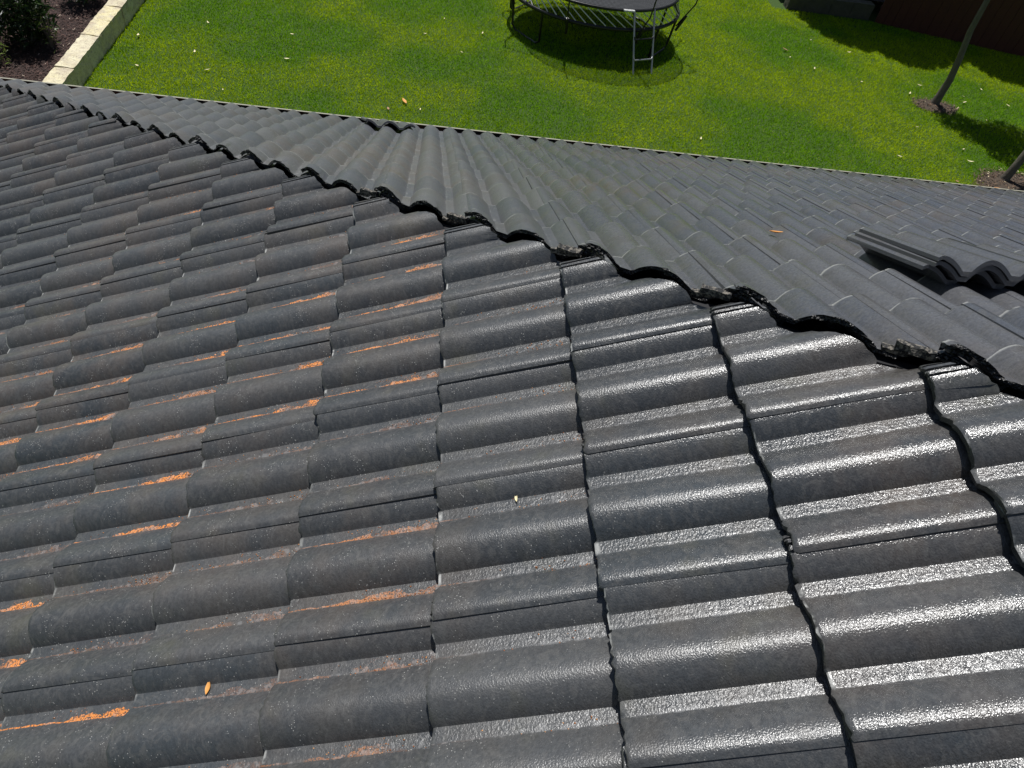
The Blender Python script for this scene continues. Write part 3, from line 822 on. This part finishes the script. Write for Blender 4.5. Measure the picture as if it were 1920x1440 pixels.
# curved net poles and net
topz = 2.45
for i in range(8):
    a = 2*math.pi*(i+.5)/8; V, F = [], []; c_, s_ = math.cos(a), math.sin(a)
    tube(V, F, [(c_*ax*1.02, s_*ay*1.02, .5), (c_*ax*1.16, s_*ay*1.2, .95), (c_*ax*1.20, s_*ay*1.26, 1.6), (c_*ax*1.05, s_*ay*1.08, 2.2), (c_*ax*.93, s_*ay*.93, topz)], .013, 6)
    p = link('net_pole', mesh_from('net_pole', V, F, 60), tr_, [M['black_metal']])
    V, F = [], []; tube(V, F, [(c_*ax*1.03, s_*ay*1.03, .42), (c_*ax*1.10, s_*ay*1.12, .72)], .026, 8); link('pole_sleeve', mesh_from('pole_sleeve', V, F, 60), tr_, [M['black_metal']])
V, F = [], []; tube(V, F, oval(ax*.93, ay*.93, topz), .012, 6, True); link('net_hoop', mesh_from('net_hoop', V, F, 60), tr_, [M['black_metal']])
a0 = oval(ax*.95, ay*.95, .93); a1 = oval(ax*.93, ay*.93, topz); me = mesh_from('net', a0 + a1, [(i, (i+1) % 64, 64+(i+1) % 64, 64+i) for i in range(64)])
uvl = me.uv_layers.new(name='UVMap')
for pl in me.polygons:
    for li, (du, dv) in zip(pl.loop_indices, ((0, 0), (1, 0), (1, 1), (0, 1))): uvl.data[li].uv = ((pl.index+du)*.135, dv*1.5)
link('net', me, tr_, [M['net']])
# label plate on the rim
V, F = [], []; an = -math.pi/2 + .24
Mp = Matrix.Translation((math.cos(an)*ax*.985, math.sin(an)*ay*.99, .93)) @ Matrix.Rotation(.12, 4, 'Z')
box(V, F, (-.10, -.028, 0), (.10, .03, .022), Mp); link('label_plate', mesh_from('label_plate', V, F), tr_, [M['plate']])
# ladder: its two bright tubes lean out in front
lad = empty('ladder', (0, 0, 0)); lad.parent = tr_
top0 = Vector((.50, -1.26, .93)); top1 = Vector((.90, -1.10, .93)); f0 = Vector((3.60, 10.72, 0)) - TC; f1 = Vector((3.97, 10.86, 0)) - TC
for q0, q1 in ((top0, f0), (top1, f1)):
    V, F = [], []; tube(V, F, [q0, q0.lerp(q1, .5), q1], .019, 8); link('side_tube', mesh_from('side_tube', V, F, 60), lad, [M['galv']])
for k in (.40, .72):
    V, F = [], []; a_ = top0.lerp(f0, k); b_ = top1.lerp(f1, k); tube(V, F, [a_, a_ + Vector((.02, -.05, -.03)), b_ + Vector((-.02, -.05, -.03)), b_], .016, 8); link('rung', mesh_from('rung', V, F, 60), lad, [M['galv'] if k > .5 else M['black_metal']])

# ------------------------------------------------------------------ fallen leaves
def leafmesh(seed, L_=.04, wd=.013, matl=None):
    r = random.Random(seed); V = []; F = []; n_ = 7; bend = r.uniform(-.5, .5); curl = r.uniform(.1, .35)
    for i in range(n_):
        t = i/(n_-1); x = (t-.5)*L_*2; wv = wd*math.sin(math.pi*min(max(t, .03), .97))**.8
        yo = bend*L_*(t-.5)**2*4*.4; z = curl*L_*((t-.5)**2*4)*.8 + .002
        V += [(x, yo - wv, z + wv*.35), (x, yo, z), (x, yo + wv, z + wv*.35)]
        V += [(x, yo - wv, z + wv*.35 - .0012), (x, yo, z - .0012), (x, yo + wv, z + wv*.35 - .0012)]
    for i in range(n_-1):
        b = i*6
        F += [(b, b+6, b+7, b+1), (b+1, b+7, b+8, b+2), (b+3, b+4, b+10, b+9), (b+4, b+5, b+11, b+10), (b, b+3, b+9, b+6), (b+2, b+8, b+11, b+5)]
    F += [(0, 1, 4, 3), (1, 2, 5, 4)]; b = (n_-1)*6; F += [(b, b+3, b+4, b+1), (b+1, b+4, b+5, b+2)]
    me = mesh_from('fallen_leaf', V, F, 60); me.materials.append(matl); return me
lm = [leafmesh(i, .042, .012, M['leaf_cream']) for i in range(4)]; lo = leafmesh(9, .038, .016, M['leaf_orange']); lb = leafmesh(10, .036, .014, M['leaf_brown'])
def ground_at(u, v, z=0.0):
    d = (cam.matrix_world.to_3x3() @ Vector(((u-960)/FPX, -(v-720)/FPX, -1))); s = (z - CAM.z)/d.z
    return CAM + d*s
def put_leaf(u, v, me, size=1.0, label=None, group=None):
    p = ground_at(u, v, .04); o = link('fallen_leaf', me); o.location = (p.x, p.y, .04)
    o.rotation_euler = (rng.uniform(-.2, .2), rng.uniform(-.2, .2), rng.uniform(0, 6.28)); o.scale = (size*1.25,)*3
    tag(o, label, 'leaf', group); return o
GL = 'fallen leaves scattered on the lawn'
named = [(758, 190, lo, 1.45, 'largest yellow leaf on the lawn, just above the gutter near the middle'),
         (728, 204, lb, 1.0, 'reddish brown leaf just left below the largest yellow leaf'),
         (1314, 260, lm[1], .9, 'round pale leaf alone near the gutter right of centre'),
         (1472, 93, lb, 1.5, 'long brown leaf in the middle of the open lawn at right'),
         (1872, 355, lo, 1.6, 'bright orange leaf beside the foot of the right edge trunk'),
         (1819, 303, lm[2], 1.1, 'cream leaf between the tree shadow and the gutter at right'),
         (259, 66, lm[0], 1.1, 'curved cream leaf nearest the limestone wall'),
         (1794, 340, lb, 1.0, 'brown leaf lying close to the gutter below the tree shadow')]
for u, v, me, s, lab in named: put_leaf(u, v, me, s, lab, GL)
more = [(258, 123, 'small cream leaf near the limestone wall, below the curved one'), (365, 97, 'pale leaf left of centre of the left lawn, lower of a pair'),
        (390, 42, 'pale leaf near the top of the left lawn, upper of a pair'), (548, 64, 'pale leaf in the left lawn, upper of two close together'),
        (538, 110, 'pale leaf in the left lawn, lower of two close together'), (418, 168, 'pale leaf nearest the gutter on the left lawn'),
        (833, 35, 'tiny pale leaf left of the trampoline, highest of that cluster'), (797, 63, 'tiny pale leaf left of the trampoline, farthest from it'),
        (905, 62, 'tiny cream leaf closest to the left side of the trampoline'), (866, 98, 'tiny cream leaf left of the trampoline, lowest of that cluster'),
        (788, 205, 'small cream leaf just right below the largest yellow leaf'), (388, 131, 'tiny pale speck of leaf between the left pairs and the gutter'),
        (1481, 107, 'tiny pale leaf just below the long brown leaf'), (1527, 128, 'tiny white leaf in the open lawn below the far shade'),
        (1592, 98, 'tiny white leaf at the edge of the far tree shade'), (1615, 153, 'curved cream leaf in the open lawn left of the bent trunk'),
        (1706, 175, 'cream leaf touching the left rim of the soil ring'), (1724, 160, 'small white leaf above the soil ring of the bent trunk'),
        (1840, 168, 'small cream leaf right of the bent trunk, highest there'), (1808, 192, 'small white leaf just right of the soil ring'),
        (1719, 238, 'cream leaf in the lawn below left of the soil ring'), (1807, 181, 'tiny leaf right of the soil ring, beside the white one'),
        (1890, 198, 'cream leaf near the right picture edge above the crown shadow'), (1850, 226, 'cream leaf at the upper rim of the crown shadow'),
        (1806, 280, 'small leaf at the lower left rim of the crown shadow'), (1687, 293, 'cream leaf alone between the soil ring and the gutter'),
        (1520, 75, 'tiny pale leaf in the lawn below the shaded wall')]
for u, v, lab in more: put_leaf(u, v, lm[rng.randrange(4)], rng.uniform(.55, .95), lab, GL)
# bits lying on the roof
def on_slope(u, v, side, up=.0):
    d = (cam.matrix_world.to_3x3() @ Vector(((u-960)/FPX, -(v-720)/FPX, -1))); n = Vector((-ST, 0, CT)) if side == 'A' else Vector((0, ST, CT))
    o_ = CAM - Vector((0, 0, ZO)); s = (up - o_.dot(n))/d.dot(n); return CAM + d*s, n
for u, v, side, me, s, lab, up in ((391, 1290, 'A', lo, .30, 'small orange leaf chip in a channel at the lower left of the roof', -.010),
                               (1093, 617, 'A', leafmesh(20, .03, .014, M['leaf_red']), .26, 'small red chip in a channel right of centre', -.008),
                               (1455, 437, 'B', lo, .55, 'orange leaf lying on a roll of the right slope', .034),
                               (411, 868, 'A', lm[2], .2, 'tiny cream chip in a channel of the left slope', -.010),
                               (968, 934, 'A', lm[0], .22, 'tiny yellowish chip in a channel near the middle of the roof', -.010),
                               (878, 1392, 'A', lm[3], .2, 'tiny pale chip near the bottom edge of the roof', -.01)):
    p, n = on_slope(u, v, side, up)
    o = link('debris_chip', me.copy()); o.location = p; o.rotation_euler = n.to_track_quat('Z', 'Y').to_euler(); o.scale = (s*1.2, s*1.2, s*1.5); tag(o, lab, 'debris chip')
